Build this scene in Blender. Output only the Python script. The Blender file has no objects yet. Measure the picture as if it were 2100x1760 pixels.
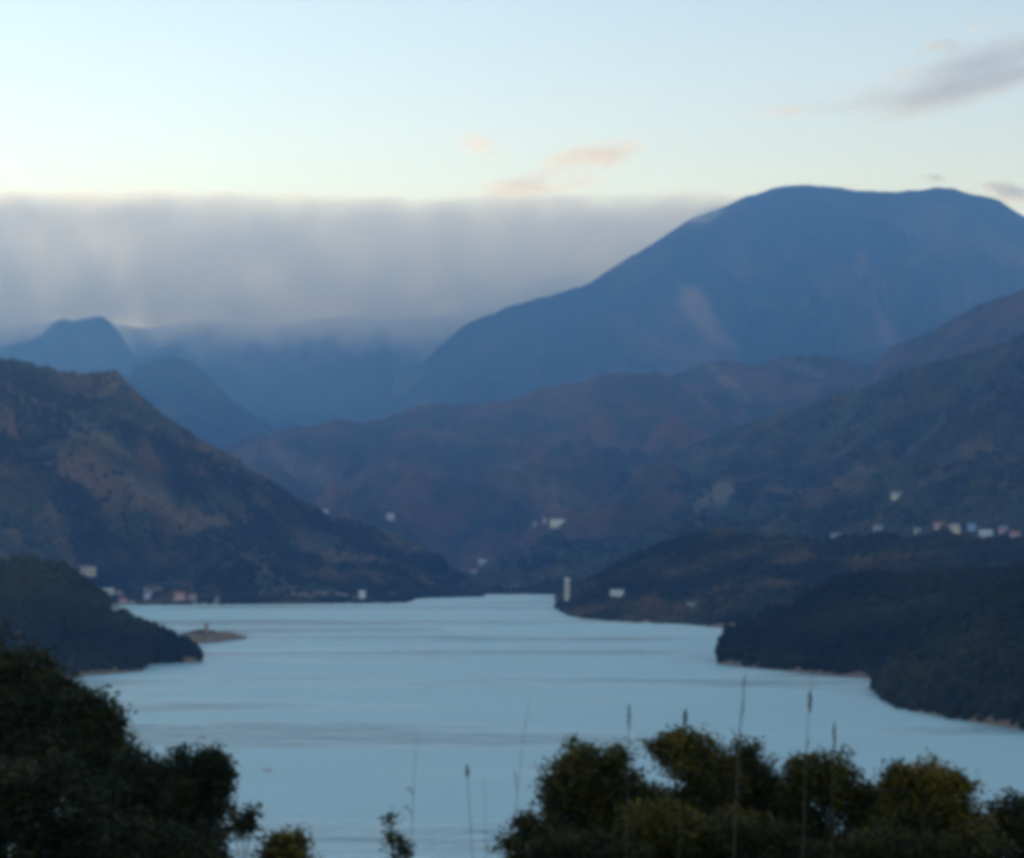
import bpy, math, random
import numpy as np
from mathutils import Vector, Matrix

# ------------------------------------------------------------------ camera, sky, sun, exposure
S = bpy.context.scene
COL = S.collection
CAM_H = 75.0
FPX = 3434.0                 # focal length in units of a 2100 px wide picture
PITCH = math.atan(220.0 / FPX)
cd = bpy.data.cameras.new('camera'); cam = bpy.data.objects.new('camera', cd); COL.objects.link(cam)
cam.location = (0, 0, CAM_H)
cam.rotation_euler = (math.pi / 2 + PITCH, 0, 0)
cd.sensor_width = 36.0
cd.lens = 36.0 * FPX / 2100.0
cd.clip_start = 0.5
cd.clip_end = 60000
S.camera = cam
W = bpy.data.worlds.new('World'); S.world = W; W.use_nodes = True
wn = W.node_tree; bg = wn.nodes['Background']
sky = wn.nodes.new('ShaderNodeTexSky'); sky.sky_type = 'NISHITA'; sky.sun_disc = False
SUN_EL, SUN_AZ = math.radians(8), math.radians(-35)    # azimuth from +Y towards +X
sky.sun_elevation = SUN_EL; sky.sun_rotation = SUN_AZ
sky.altitude = 300; sky.air_density = 1.0; sky.dust_density = 0.0; sky.ozone_density = 1.5
wb = wn.nodes.new('ShaderNodeMix'); wb.data_type = 'RGBA'; wb.blend_type = 'MULTIPLY'; wb.inputs[0].default_value = 1
wb.inputs[7].default_value = (1.06, .92, .955, 1)             # white balance of the evening sky
wn.links.new(sky.outputs[0], wb.inputs[6]); wn.links.new(wb.outputs[2], bg.inputs[0]); bg.inputs[1].default_value = 0.14
sl = bpy.data.lights.new('sun', 'SUN'); so = bpy.data.objects.new('sun', sl); COL.objects.link(so)
sl.energy = 0.5; sl.angle = math.radians(1.5); sl.color = (1, .90, .80)
sd = Vector((math.sin(SUN_AZ) * math.cos(SUN_EL), math.cos(SUN_AZ) * math.cos(SUN_EL), math.sin(SUN_EL)))
so.rotation_euler = sd.to_track_quat('Z', 'Y').to_euler()
S.view_settings.view_transform = 'Standard'; S.view_settings.look = 'None'; S.view_settings.gamma = 1
S.view_settings.exposure = 1.33
S.cycles.use_denoising = True
S.cycles.max_bounces = 11; S.cycles.volume_bounces = 10; S.cycles.transparent_max_bounces = 24
S.cycles.volume_step_rate = 1.0; S.cycles.volume_max_steps = 256
S.cycles.filter_width = 5.5

# ------------------------------------------------------------------ picture -> world helpers
R = np.array(cam.rotation_euler.to_matrix())
def ray(X, Y):
    X = np.asarray(X, float); Y = np.asarray(Y, float)
    v = np.stack([(X - 1050) / FPX + 0 * Y, (880 - Y) / FPX + 0 * X, -np.ones(np.broadcast(X, Y).shape)], -1)
    d = v @ R.T
    return d / np.hypot(d[..., 0], d[..., 1])[..., None]       # horizontal length 1
def at(X, Y, r):
    d = ray(X, Y); return d * np.asarray(r, float)[..., None] + np.array([0, 0, CAM_H])
def wdist(X, Y):
    return -CAM_H / ray(X, Y)[..., 2]
def proj(P):
    q = (P - np.array([0, 0, CAM_H])) @ R
    return 1050 - q[..., 0] / q[..., 2] * FPX, 880 + q[..., 1] / q[..., 2] * FPX

_rng = np.random.RandomState(7)
_perm = _rng.permutation(1024)
_val = _rng.rand(1024)
def vnoise(x, y):
    xi = np.floor(x).astype(int); yi = np.floor(y).astype(int)
    fx = x - xi; fy = y - yi
    fx = fx * fx * (3 - 2 * fx); fy = fy * fy * (3 - 2 * fy)
    h = lambda a, b: _val[(_perm[a & 1023] + b * 57) & 1023]
    return (h(xi, yi) * (1 - fx) + h(xi + 1, yi) * fx) * (1 - fy) + (h(xi, yi + 1) * (1 - fx) + h(xi + 1, yi + 1) * fx) * fy
def fbm(x, y, o=5, g=.5):
    s = 0; a = 1; n = 0
    for k in range(o):
        s = s + a * vnoise(x * 2 ** k + 31.7 * k, y * 2 ** k + 11.3 * k); n += a; a *= g
    return s / n
def ridged(x, y, o=4, g=.5):
    s = 0; a = 1; n = 0
    for k in range(o):
        s = s + a * (1 - np.abs(2 * vnoise(x * 2 ** k + 17.1 * k, y * 2 ** k + 5.9 * k) - 1)); n += a; a *= g
    return s / n
def interp(x, pts, c):
    p = sorted(pts, key=lambda q: q[0])
    return np.interp(x, [q[0] for q in p], [q[c] for q in p])

def tag(o, label=None, cat=None, group=None, kind=None):
    if label: o['label'] = label
    if cat: o['category'] = cat
    if group: o['group'] = group
    if kind: o['kind'] = kind
    return o
def mesh(name, V, F, mat, parent=None, smooth=False, attrs=None):
    me = bpy.data.meshes.new(name)
    V = np.asarray(V, np.float32); F = np.asarray(F, np.int32)
    me.vertices.add(len(V)); me.vertices.foreach_set('co', V.ravel())
    k = F.shape[1]
    me.loops.add(F.size); me.loops.foreach_set('vertex_index', F.ravel())
    me.polygons.add(len(F)); me.polygons.foreach_set('loop_start', np.arange(len(F), dtype=np.int32) * k)
    me.update(calc_edges=True)
    if smooth: me.polygons.foreach_set('use_smooth', np.ones(len(F), bool))
    if attrs:
        for n, a in attrs.items():
            t = me.attributes.new(n, 'FLOAT', 'POINT'); t.data.foreach_set('value', np.asarray(a, np.float32).ravel())
    mats = mat if isinstance(mat, (list, tuple)) else [mat]
    for m in mats: me.materials.append(m)
    o = bpy.data.objects.new(name, me); COL.objects.link(o)
    if parent: o.parent = parent
    return o
def empty(name, loc, rz=0):
    o = bpy.data.objects.new(name, None); COL.objects.link(o); o.location = loc; o.rotation_euler = (0, 0, rz)
    o.empty_display_size = .3
    return o

# ------------------------------------------------------------------ materials
def newmat(name):
    m = bpy.data.materials.new(name); m.use_nodes = True
    nt = m.node_tree; b = nt.nodes['Principled BSDF']
    return m, nt, b
def N(nt, t, **kw):
    n = nt.nodes.new(t)
    for k, v in kw.items(): setattr(n, k, v)
    return n
def noise(nt, vec, scale, detail=4, rough=.55):
    n = N(nt, 'ShaderNodeTexNoise'); n.inputs['Scale'].default_value = scale; n.inputs['Detail'].default_value = detail
    n.inputs['Roughness'].default_value = rough
    if vec is not None: nt.links.new(vec, n.inputs['Vector'])
    return n.outputs['Fac']
def ramp(nt, fac, stops):
    r = N(nt, 'ShaderNodeValToRGB'); e = r.color_ramp.elements
    while len(e) < len(stops): e.new(.5)
    for i, (p, c) in enumerate(stops):
        e[i].position = p; e[i].color = (c if len(c) == 4 else (*c, 1)) if isinstance(c, tuple) else (c, c, c, 1)
    nt.links.new(fac, r.inputs[0]); return r.outputs[0]
def mix(nt, fac, a, b):
    m = N(nt, 'ShaderNodeMix', data_type='RGBA')
    for s, v in ((m.inputs[0], fac), (m.inputs[6], a), (m.inputs[7], b)):
        if isinstance(v, (int, float)): s.default_value = v
        elif isinstance(v, tuple): s.default_value = (*v, 1)
        else: nt.links.new(v, s)
    return m.outputs[2]
def math_(nt, op, a, b=None):
    m = N(nt, 'ShaderNodeMath', operation=op)
    for i, v in enumerate((a, b)):
        if v is None: continue
        if isinstance(v, (int, float)): m.inputs[i].default_value = v
        else: nt.links.new(v, m.inputs[i])
    return m.outputs[0]
def bump(nt, b, h, dist, strength=1):
    n = N(nt, 'ShaderNodeBump'); n.inputs['Distance'].default_value = dist; n.inputs['Strength'].default_value = strength
    nt.links.new(h, n.inputs['Height']); nt.links.new(n.outputs[0], b.inputs['Normal'])
def hill_mat(name, green, green2, brown, big, brownness=.5, shore=5.0):
    m, nt, b = newmat(name)
    pos = N(nt, 'ShaderNodeNewGeometry').outputs['Position']
    n1 = noise(nt, pos, 1 / big, 5, .6)
    n2 = noise(nt, pos, 1 / (big * .18), 4, .6)
    n3 = noise(nt, pos, 1 / 9.0, 3, .6)
    c = mix(nt, ramp(nt, n2, [(.35, 0.0), (.65, 1.0)]), green, green2)
    c = mix(nt, ramp(nt, n1, [(.62 - brownness * .25, 0.0), (.72 - brownness * .2, 1.0)]), c, brown)
    at_ = N(nt, 'ShaderNodeAttribute', attribute_name='bare').outputs['Fac']
    bn = math_(nt, 'MULTIPLY', at_, ramp(nt, n2, [(.3, .4), (.6, 1.0)]))
    c = mix(nt, bn, c, (.30, .23, .16))
    c = mix(nt, math_(nt, 'MULTIPLY', ramp(nt, n3, [(.3, 0.0), (.7, 1.0)]), .55), c, (.018, .028, .016))
    z = N(nt, 'ShaderNodeSeparateXYZ'); nt.links.new(pos, z.inputs[0])
    zz = math_(nt, 'ADD', z.outputs[2], math_(nt, 'MULTIPLY', n2, -shore * .7))
    mr = N(nt, 'ShaderNodeMapRange'); nt.links.new(zz, mr.inputs[0])
    mr.inputs[1].default_value = shore * .55; mr.inputs[2].default_value = shore * .4
    c = mix(nt, mr.outputs[0], c, mix(nt, n3, (.16, .10, .06), (.30, .22, .15)))
    nt.links.new(c, b.inputs['Base Color']); b.inputs['Roughness'].default_value = .95
    b.inputs['Specular IOR Level'].default_value = .1
    return m
M_near = hill_mat('near forest hillside', (.012, .018, .010), (.020, .026, .012), (.036, .028, .018), 120, .25, 4)
M_mid = hill_mat('mixed forest hillside', (0.023, 0.035, 0.019), (0.062, 0.068, 0.031), (0.137, 0.091, 0.047), 110, .38, 5)
M_left = hill_mat('dry grass and forest hillside', (0.027, 0.037, 0.021), (0.075, 0.070, 0.033), (0.144, 0.092, 0.053), 130, .5, 8)
M_ridge = hill_mat('brown wooded ridge', (.022, .030, .018), (.075, .055, .032), (.125, .072, .050), 300, .62, 3)
M_far = hill_mat('far mountain forest', (.016, .026, .018), (.040, .046, .026), (.105, .080, .055), 650, .42, 3)

# ------------------------------------------------------------------ hills
HILLS = {}; BARE_LAST = [None]
def hill(name, ridge, base, mat, prof=1.0, amp=.25, spur=260., nx=560, ny=170, seed=0, back=.35, bumpy=3.0, fine=14., bare=(), behind=0.):
    """ridge: (X, Y, distance); base: (X, Y) on the water or (X, distance, height) on land."""
    x0 = min(p[0] for p in ridge); x1 = max(p[0] for p in ridge)
    X = np.linspace(x0, x1, nx)
    Yr = interp(X, ridge, 1); Dr = interp(X, ridge, 2)
    Pr = at(X, Yr, Dr); zr = Pr[:, 2]
    if len(base[0]) == 2:
        bx = np.array([p[0] for p in base], float); by = np.array([p[1] for p in base], float)
        bd = wdist(bx, by); Db = 1 / np.interp(X, bx, 1 / bd); zb = np.zeros_like(X)
    else:
        Db = interp(X, base, 1); zb = interp(X, base, 2)
    Dr = np.maximum(Dr, Db + 4)
    zr = CAM_H + (zr - CAM_H) * 1.0
    u = ray(X, Yr)[:, :2]
    span = Dr - Db
    skirt = np.minimum(60, span * .2) + 12
    t = np.concatenate([[-1.0, -.5], np.linspace(0, 1, ny) ** .9, 1 + np.linspace(0.02, 1, 26)])
    V = np.zeros((len(t), nx, 3)); T = np.zeros((len(t), nx))
    for j, tt in enumerate(t):
        if tt < 0:
            r = Db + tt * skirt; z = zb + tt * skirt * .35
        elif tt <= 1:
            f = tt ** prof
            r = Db + tt * span; z = zb + (zr - zb) * f
        else:
            s = tt - 1
            L = np.maximum(span, 60) * (back + behind)
            r = Dr + s * L; z = zr - (zr - zb + 15) * (s ** 1.3)
        V[j, :, 0] = u[:, 0] * r; V[j, :, 1] = u[:, 1] * r; V[j, :, 2] = z; T[j] = tt
    w = np.clip(T, 0, 1); wm = np.where(T < 0, 0, np.clip(4 * w * (1 - w), 0, 1) ** .7)
    wm = np.where(T > 1, 0.0, wm)
    hh = (zr - zb)[None]
    sx = V[..., 0] / spur + seed * 7.3; sy = V[..., 1] / spur + seed * 3.1
    wx = fbm(sx * .7, sy * .7, 3) * 1.2
    rd = ridged(sx + wx, (sy + wx) * .6, 5)
    V[..., 2] -= (1 - rd) * amp * hh * wm * 1.6
    gl = ridged(V[..., 0] / spur * 4.1 + wx * 2 + seed, V[..., 1] / spur * 2.2 + seed, 4)      # small gullies
    V[..., 2] -= (1 - gl) * amp * .28 * spur * np.clip(wm * 1.3, 0, 1)
    tb = fbm(V[..., 0] / fine + seed, V[..., 1] / fine, 3, .6) - .5
    edge = np.clip(T * 12, 0, 1)
    V[..., 2] += (fbm(V[..., 0] / (fine * 5) + seed, V[..., 1] / (fine * 5), 3, .6) - .5) * bumpy * 4.5 * edge
    V[..., 2] += tb * bumpy * 2 * edge
    V[..., 2] = np.where(T >= 0, np.maximum(V[..., 2], zb[None] * 1.0 - 0.5 + edge * 1.0), V[..., 2])
    PX, PY = proj(V)
    B = np.zeros_like(PX)
    for (bx_, by_, rx, ry, ang, st) in bare:
        a = math.radians(ang); dx = PX - bx_; dy = PY - by_
        q = ((dx * math.cos(a) + dy * math.sin(a)) / rx) ** 2 + ((-dx * math.sin(a) + dy * math.cos(a)) / ry) ** 2
        q = q * (.5 + fbm(V[..., 0] / (spur * .12) + 3, V[..., 1] / (spur * .12), 3))
        B = np.maximum(B, st * np.clip(1.4 - q, 0, 1) * (T <= 1))
    n1, n2 = V.shape[:2]
    i = np.arange((n1 - 1) * (n2 - 1)); a = (i // (n2 - 1)) * n2 + i % (n2 - 1)
    F = np.stack([a, a + 1, a + n2 + 1, a + n2], 1)
    o = mesh(name, V.reshape(-1, 3), F, mat, smooth=True, attrs={'bare': B})
    tag(o, kind='structure')
    HILLS[name] = HILLS.get(name, []) + [(V, PX, PY, T)]
    o['x'] = 0; del o['x']
    BARE_LAST[0] = B
    return V, PX, PY, T
def spot(h, X, Y):
    V, PX, PY, T = h
    run = np.minimum.accumulate(PY, axis=0)
    q = (PX - X) ** 2 + (PY - Y) ** 2 + (T > 1) * 1e4 + (T < 0) * 1e4 + (PY > run + 2.5) * 400
    r = np.hypot(V[..., 0], V[..., 1])
    near = q < q.min() + 9
    k = np.argmin(np.where(near, r, 1e9)); return V.reshape(-1, 3)[k]

BR = {}
BARE = {}
# main far mountain
BR['far'] = hill('mountain', [(300, 905, 11180), (470, 880, 11120), (620, 860, 11050), (740, 830, 11050), (850, 760, 11050), (950, 668, 11050), (1060, 624, 11050), (1140, 602, 11120), (1210, 580, 11180), (1270, 542, 11240),
    (1330, 502, 11310), (1390, 468, 11380), (1440, 440, 11440), (1490, 420, 11500), (1540, 398, 11570), (1590, 384, 11570), (1640, 378, 11570), (1700, 381, 11570), (1725, 382, 11570), (1760, 391, 11570),
    (1830, 394, 11570), (1880, 388, 11570), (1920, 382, 11570), (1960, 386, 11570), (2010, 400, 11570), (2050, 412, 11570), (2080, 432, 11570), (2110, 450, 11570), (2300, 560, 11570), (2600, 700, 11700)],
    [(300, 5800, 60), (900, 5600, 60), (1500, 5200, 80), (2600, 5200, 100)], M_far, 1.15, .42, 1100, 640, 200, 1, .5, 8, 60,
    bare=[(1435, 640, 26, 75, -35, .8), (1480, 690, 14, 50, -50, .6), (1880, 530, 40, 14, -30, .35)])
# ridge under the cloud, left
BR['cloudridge'] = hill('mountain', [(-1100, 640, 13600), (-700, 660, 13600), (-300, 640, 13600), (0, 668, 13600), (150, 655, 13600), (300, 672, 13600), (420, 655, 13600), (560, 668, 13600), (700, 648, 13600), (820, 655, 13600), (950, 640, 13600), (1200, 600, 13600), (1500, 620, 13600), (1700, 660, 13600)],
    [(-1100, 7000, 60), (1700, 7500, 60)], M_far, 1.0, .34, 1000, 520, 170, 2, .15, 8, 60)
BR['dome'] = hill('mountain', [(-700, 640, 12402), (-300, 650, 12254), (-100, 690, 12092), (0, 712, 11782), (60, 700, 11782), (85, 690, 11930), (105, 668, 11930), (128, 655, 11930), (150, 660, 11930), (178, 654, 11930), (205, 648, 11930), (222, 656, 11930), (240, 676, 11930), (270, 720, 11782), (310, 790, 11471), (420, 860, 11162), (520, 930, 10852)],
    [(-700, 5600, 60), (520, 6400, 60)], M_far, 1.0, .25, 600, 400, 120, 3, .4, 7, 50)
BR['dome2'] = hill('mountain', [(180, 840, 7677), (240, 790, 7790), (280, 752, 7846), (320, 735, 7903), (360, 733, 7903), (400, 748, 7903), (440, 780, 7846), (480, 822, 7790), (530, 858, 7677), (600, 900, 7564), (700, 940, 7451)],
    [(180, 5600, 60), (700, 5800, 60)], M_far, 1.0, .22, 450, 300, 120, 4, .5, 6, 45)
# brown ridge in the middle
BR['mid2'] = hill('hill', [(1250, 800, 6240), (1350, 785, 6360), (1410, 757, 6480), (1440, 748, 6480), (1500, 738, 6480), (1535, 752, 6480), (1560, 745, 6480), (1600, 733, 6480), (1660, 728, 6480), (1740, 735, 6360), (1790, 742, 6240), (1815, 722, 6000), (1860, 700, 5880), (1910, 682, 5760),
    (1960, 650, 5640), (2010, 622, 5520), (2090, 600, 5400), (2200, 560, 5400), (2600, 500, 5280)],
    [(1250, 3900, 90), (2600, 3300, 150)], M_ridge, 1.0, .42, 420, 480, 150, 5, .4, 7, 24, bare=[(1500, 790, 60, 12, 40, .5), (1640, 755, 60, 10, 20, .4)])
BR['mid'] = hill('hill', [(330, 960, 5400), (420, 935, 5460), (470, 912, 5520), (500, 898, 5520), (530, 885, 5520), (550, 892, 5520), (575, 880, 5520), (600, 870, 5580), (650, 868, 5640), (690, 858, 5640), (740, 866, 5640), (800, 856, 5640), (840, 842, 5700), (880, 830, 5760), (950, 832, 5760), (1000, 828, 5760),
    (1060, 815, 5760), (1100, 795, 5760), (1140, 790, 5760), (1200, 784, 5760), (1250, 768, 5760), (1290, 765, 5760), (1350, 767, 5700), (1390, 778, 5640), (1430, 810, 5400), (1480, 850, 5160), (1530, 885, 5040), (1650, 960, 4800)],
    [(330, 1221), (990, 1219), (1160, 1219), (1650, 1219)], M_ridge, 1.05, .46, 400, 620, 200, 6, .4, 7, 22, bare=[(1440, 815, 60, 7, 38, .7), (1100, 1000, 120, 40, 20, .3), (620, 960, 80, 25, 30, .35), (980, 1150, 40, 12, 0, .3)])
# right hillside, long
BR['right'] = hill('hill', [(960, 1212, 2327), (1000, 1196, 2549), (1050, 1160, 2851), (1100, 1112, 3217), (1150, 1075, 3548), (1200, 1048, 3888), (1270, 1005, 4235), (1340, 958, 4296), (1400, 922, 4296), (1480, 886, 4296), (1530, 872, 4296), (1600, 850, 4235), (1690, 820, 4176), (1760, 800, 4056),
    (1830, 770, 3938), (1900, 746, 3818), (1990, 722, 3700), (2090, 690, 3579), (2200, 650, 3460), (2600, 560, 3341)],
    [(960, 1219), (1160, 1221), (1250, 1224), (1400, 1232), (2100, 1245), (2600, 1260)], M_mid, 1.0, .40, 380, 640, 220, 7, .4, 2.5, 12,
    bare=[(1480, 1010, 30, 22, -30, .7), (1440, 1035, 26, 14, -35, .5), (1640, 1010, 60, 10, 5, .35), (1930, 975, 60, 8, -15, .4), (1440, 930, 30, 16, -30, .3), (1180, 1100, 40, 20, 0, .25)])
BARE['right'] = BARE_LAST[0]
BR['spur'] = hill('hill', [(1140, 1240.0, 1800), (1160, 1230.0, 1807), (1185, 1209.0, 1841), (1210, 1193.0, 1855), (1250, 1168.0, 1882), (1300, 1138.0, 1909), (1370, 1114.0, 1923), (1420, 1100.0, 1936), (1500, 1098.0, 1936), (1600, 1104.0, 1923), (1700, 1112.0, 1909), (1800, 1106.0, 1895), (1900, 1100.0, 1841), (2000, 1106.0, 1786), (2100, 1104.0, 1739), (2250, 1086.0, 1705), (2600, 1026.0, 1705)],
    [(1140, 1246), (1165, 1262), (1200, 1271), (1300, 1278), (1400, 1282), (1500, 1290), (1700, 1300), (2600, 1330)], M_mid, .8, .22, 150, 560, 180, 8, .5, 4, 12,
    bare=[(1320, 1140, 26, 12, -40, .25), (1700, 1110, 90, 10, 0, .35), (1620, 1215, 60, 8, -20, .3)])
BARE['spur'] = BARE_LAST[0]
BR['near1'] = hill('hill', [(1478, 1352.0, 989), (1484, 1325.0, 1009), (1500, 1299.0, 1036), (1530, 1279.0, 1064), (1580, 1259.0, 1091), (1640, 1235.0, 1118), (1690, 1213.0, 1145), (1740, 1197.0, 1159), (1800, 1189.0, 1173), (1860, 1187.0, 1180), (1950, 1185.0, 1159), (2090, 1167.0, 1125), (2300, 1137.0, 1091), (2600, 1097.0, 1091)],
    [(1478, 1360), (1500, 1366), (1600, 1376), (1700, 1386), (1800, 1394), (2100, 1420), (2600, 1450)], M_near, .7, .16, 110, 480, 170, 9, .5, 2.5, 9)
BR['near2'] = hill('hill', [(1792, 1402.0, 828), (1802, 1392.0, 835), (1830, 1369.0, 845), (1870, 1332.0, 859), (1910, 1297.0, 873), (1960, 1269.0, 880), (2010, 1242.0, 886), (2060, 1212.0, 893), (2110, 1187.0, 900), (2300, 1107.0, 900), (2600, 1047.0, 900)],
    [(1792, 1408), (1806, 1424), (1824, 1442), (1850, 1454), (1930, 1470), (2010, 1484), (2100, 1498), (2600, 1580)], M_near, .7, .14, 90, 420, 170, 10, .5, 2.5, 9)
# left mountain; unseen ridge beyond the left edge extended to block the sun
BR['left'] = hill('hill', [(-1700, 600, 2800), (-1100, 610, 2800), (-700, 640, 2812), (-300, 690, 2770), (-100, 725, 2728), (0, 735, 2728), (40, 737, 2728), (80, 750, 2728), (130, 766, 2728), (180, 769, 2728), (215, 763, 2728), (238, 758, 2728), (262, 786, 2728), (300, 825, 2728), (350, 860, 2728), (400, 896, 2728), (460, 926, 2728), (520, 972, 2744), (570, 1000, 2761),
    (620, 1030, 2770), (700, 1068, 2770), (760, 1078, 2770), (800, 1090, 2770), (850, 1112, 2761), (900, 1142, 2728), (950, 1186, 2393), (975, 1208, 2212), (992, 1221, 2100)],
    [(-1700, 1258), (-700, 1250), (0, 1247), (280, 1244), (600, 1242), (835, 1240), (850, 1230), (990, 1224)], M_left, 1.1, .40, 260, 640, 230, 11, .4, 2.5, 12,
    bare=[(90, 830, 110, 7, 22, 0.36), (220, 905, 70, 12, 35, 0.39), (300, 1000, 70, 20, 30, 0.33), (280, 1035, 16, 14, 0, 0.39), (450, 1110, 160, 8, 32, 0.29), (120, 870, 90, 8, 30, 0.26), (230, 790, 18, 28, -20, 0.23), (470, 1090, 60, 22, 30, 0.20), (560, 1200, 60, 10, 10, 0.20)])
BARE['left'] = BARE_LAST[0]
BR['left2'] = hill('hill', [(-700, 1060.0, 1159), (-200, 1129.0, 1091), (0, 1159.0, 1064), (50, 1161.0, 1064), (100, 1169.0, 1064), (150, 1191.0, 1064), (190, 1222.0, 1064), (230, 1252.0, 1057), (265, 1271.0, 1050), (300, 1283.0, 1043), (330, 1297.0, 1036), (352, 1309.0, 1030), (375, 1321.0, 1023), (400, 1345.0, 1016), (412, 1361.0, 1010)],
    [(-700, 1440), (0, 1400), (160, 1388), (230, 1382), (288, 1377), (300, 1363), (360, 1360), (400, 1358), (414, 1357)], M_near, .75, .16, 110, 480, 170, 12, .5, 2.5, 9,
    bare=[(200, 1310, 60, 14, 30, .25), (175, 1368, 26, 7, 0, .5), (250, 1366, 14, 8, 0, .5), (350, 1350, 50, 7, 0, .5)])
BARE['left2'] = BARE_LAST[0]
BR['spit'] = hill('sand_spit', [(230, 1312, 1190), (290, 1308, 1190), (340, 1306, 1190), (365, 1301, 1197), (385, 1296, 1203), (410, 1292, 1207), (435, 1293, 1205), (455, 1299, 1203), (475, 1303, 1203), (492, 1308, 1203), (505, 1311, 1203)],
    [(230, 1328), (340, 1324), (400, 1320), (440, 1318), (480, 1313), (505, 1311.5)], M_left, .6, .05, 40, 160, 60, 13, .5, .8, 6, bare=[(430, 1305, 80, 20, 0, .7)])

# ------------------------------------------------------------------ lake bed and water
m, nt, b = newmat('lake bed'); b.inputs['Base Color'].default_value = (.06, .06, .045, 1); b.inputs['Roughness'].default_value = 1
def sheet(name, z, mat, x0=-9500, x1=9500, y0=-1400, y1=15600):
    return mesh(name, [(x0, y0, z), (x1, y0, z), (x1, y1, z), (x0, y1, z)], [(0, 1, 2, 3)], mat)
tag(sheet('ground', -40, m), kind='structure')
m, nt, b = newmat('lake water')
pos = N(nt, 'ShaderNodeNewGeometry').outputs['Position']
mp = N(nt, 'ShaderNodeMapping'); mp.inputs['Scale'].default_value = (1 / 420, 1 / 75, 1); nt.links.new(pos, mp.inputs['Vector'])
st = noise(nt, mp.outputs[0], 1.0, 4, .5)
b.inputs['Base Color'].default_value = (.42, .59, .55, 1)
mr = N(nt, 'ShaderNodeMapRange'); nt.links.new(st, mr.inputs[0]); mr.inputs[1].default_value = .40; mr.inputs[2].default_value = .50; mr.inputs[3].default_value = .12; mr.inputs[4].default_value = .48
nt.links.new(mr.outputs[0], b.inputs['Roughness']); b.inputs['IOR'].default_value = 1.6
h = math_(nt, 'ADD', noise(nt, pos, .5, 3, .6), math_(nt, 'MULTIPLY', noise(nt, pos, .08, 3, .5), 2.0))
mp2 = N(nt, 'ShaderNodeMapping'); mp2.inputs['Scale'].default_value = (1 / 30, 1 / 9, 1); mp2.inputs['Rotation'].default_value = (0, 0, .15); nt.links.new(pos, mp2.inputs['Vector'])
h = math_(nt, 'ADD', h, math_(nt, 'MULTIPLY', noise(nt, mp2.outputs[0], 1.0, 4, .6), 5.0))
bump(nt, b, h, .4, .9)
M_water = m
tag(sheet('lake', 0, m), kind='structure')

# ------------------------------------------------------------------ clouds
def cloud_mat(name, color, dens, size, zscale, lo, hi, zb=None, zf=300., aniso=.3, step=.25, soft=True, ztop=None):
    m, nt, b = newmat(name); nt.nodes.remove(b)
    v = N(nt, 'ShaderNodeVolumePrincipled'); v.inputs['Color'].default_value = (*color, 1); v.inputs['Anisotropy'].default_value = aniso
    v.inputs['Absorption Color'].default_value = (0, 0, 0, 1)
    pos = N(nt, 'ShaderNodeNewGeometry').outputs['Position']
    mp = N(nt, 'ShaderNodeMapping'); mp.inputs['Scale'].default_value = (1 / size, 1 / size, 1 / (size * zscale)); nt.links.new(pos, mp.inputs['Vector'])
    n = noise(nt, mp.outputs[0], 1.0, 5, .6)
    r = N(nt, 'ShaderNodeMapRange'); nt.links.new(n, r.inputs[0]); r.inputs[1].default_value = lo; r.inputs[2].default_value = hi
    d = r.outputs[0]
    if zb is not None:
        z = N(nt, 'ShaderNodeSeparateXYZ'); nt.links.new(pos, z.inputs[0])
        zz = math_(nt, 'ADD', z.outputs[2], math_(nt, 'MULTIPLY', math_(nt, 'SUBTRACT', n, .5), zf * 2.4))
        q = N(nt, 'ShaderNodeMapRange', interpolation_type='SMOOTHSTEP'); nt.links.new(zz, q.inputs[0]); q.inputs[1].default_value = zb; q.inputs[2].default_value = zb + zf
        d = math_(nt, 'MULTIPLY', d, q.outputs[0])
    if ztop is not None:                       # the upper surface breaks into billows
        zt = math_(nt, 'ADD', z.outputs[2], math_(nt, 'MULTIPLY', math_(nt, 'SUBTRACT', noise(nt, pos, 1 / 260, 5, .6), .5), 230.0))
        q = N(nt, 'ShaderNodeMapRange', interpolation_type='SMOOTHSTEP'); nt.links.new(zt, q.inputs[0]); q.inputs[1].default_value = ztop; q.inputs[2].default_value = ztop - 90
        d = math_(nt, 'MULTIPLY', d, q.outputs[0])
    if soft:                                   # thins out towards the cloud's own edge
        tc = N(nt, 'ShaderNodeTexCoord').outputs['Object']
        l = N(nt, 'ShaderNodeVectorMath', operation='LENGTH'); nt.links.new(tc, l.inputs[0])
        q = N(nt, 'ShaderNodeMapRange', interpolation_type='SMOOTHSTEP'); nt.links.new(l.outputs['Value'], q.inputs[0])
        q.inputs[1].default_value = 1.0; q.inputs[2].default_value = .25
        d = math_(nt, 'MULTIPLY', d, q.outputs[0])
    d = math_(nt, 'MULTIPLY', d, dens)
    nt.links.new(d, v.inputs['Density'])
    nt.links.new(v.outputs[0], nt.nodes['Material Output'].inputs['Volume'])
    m.cycles.volume_step_rate = step
    return m
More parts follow.
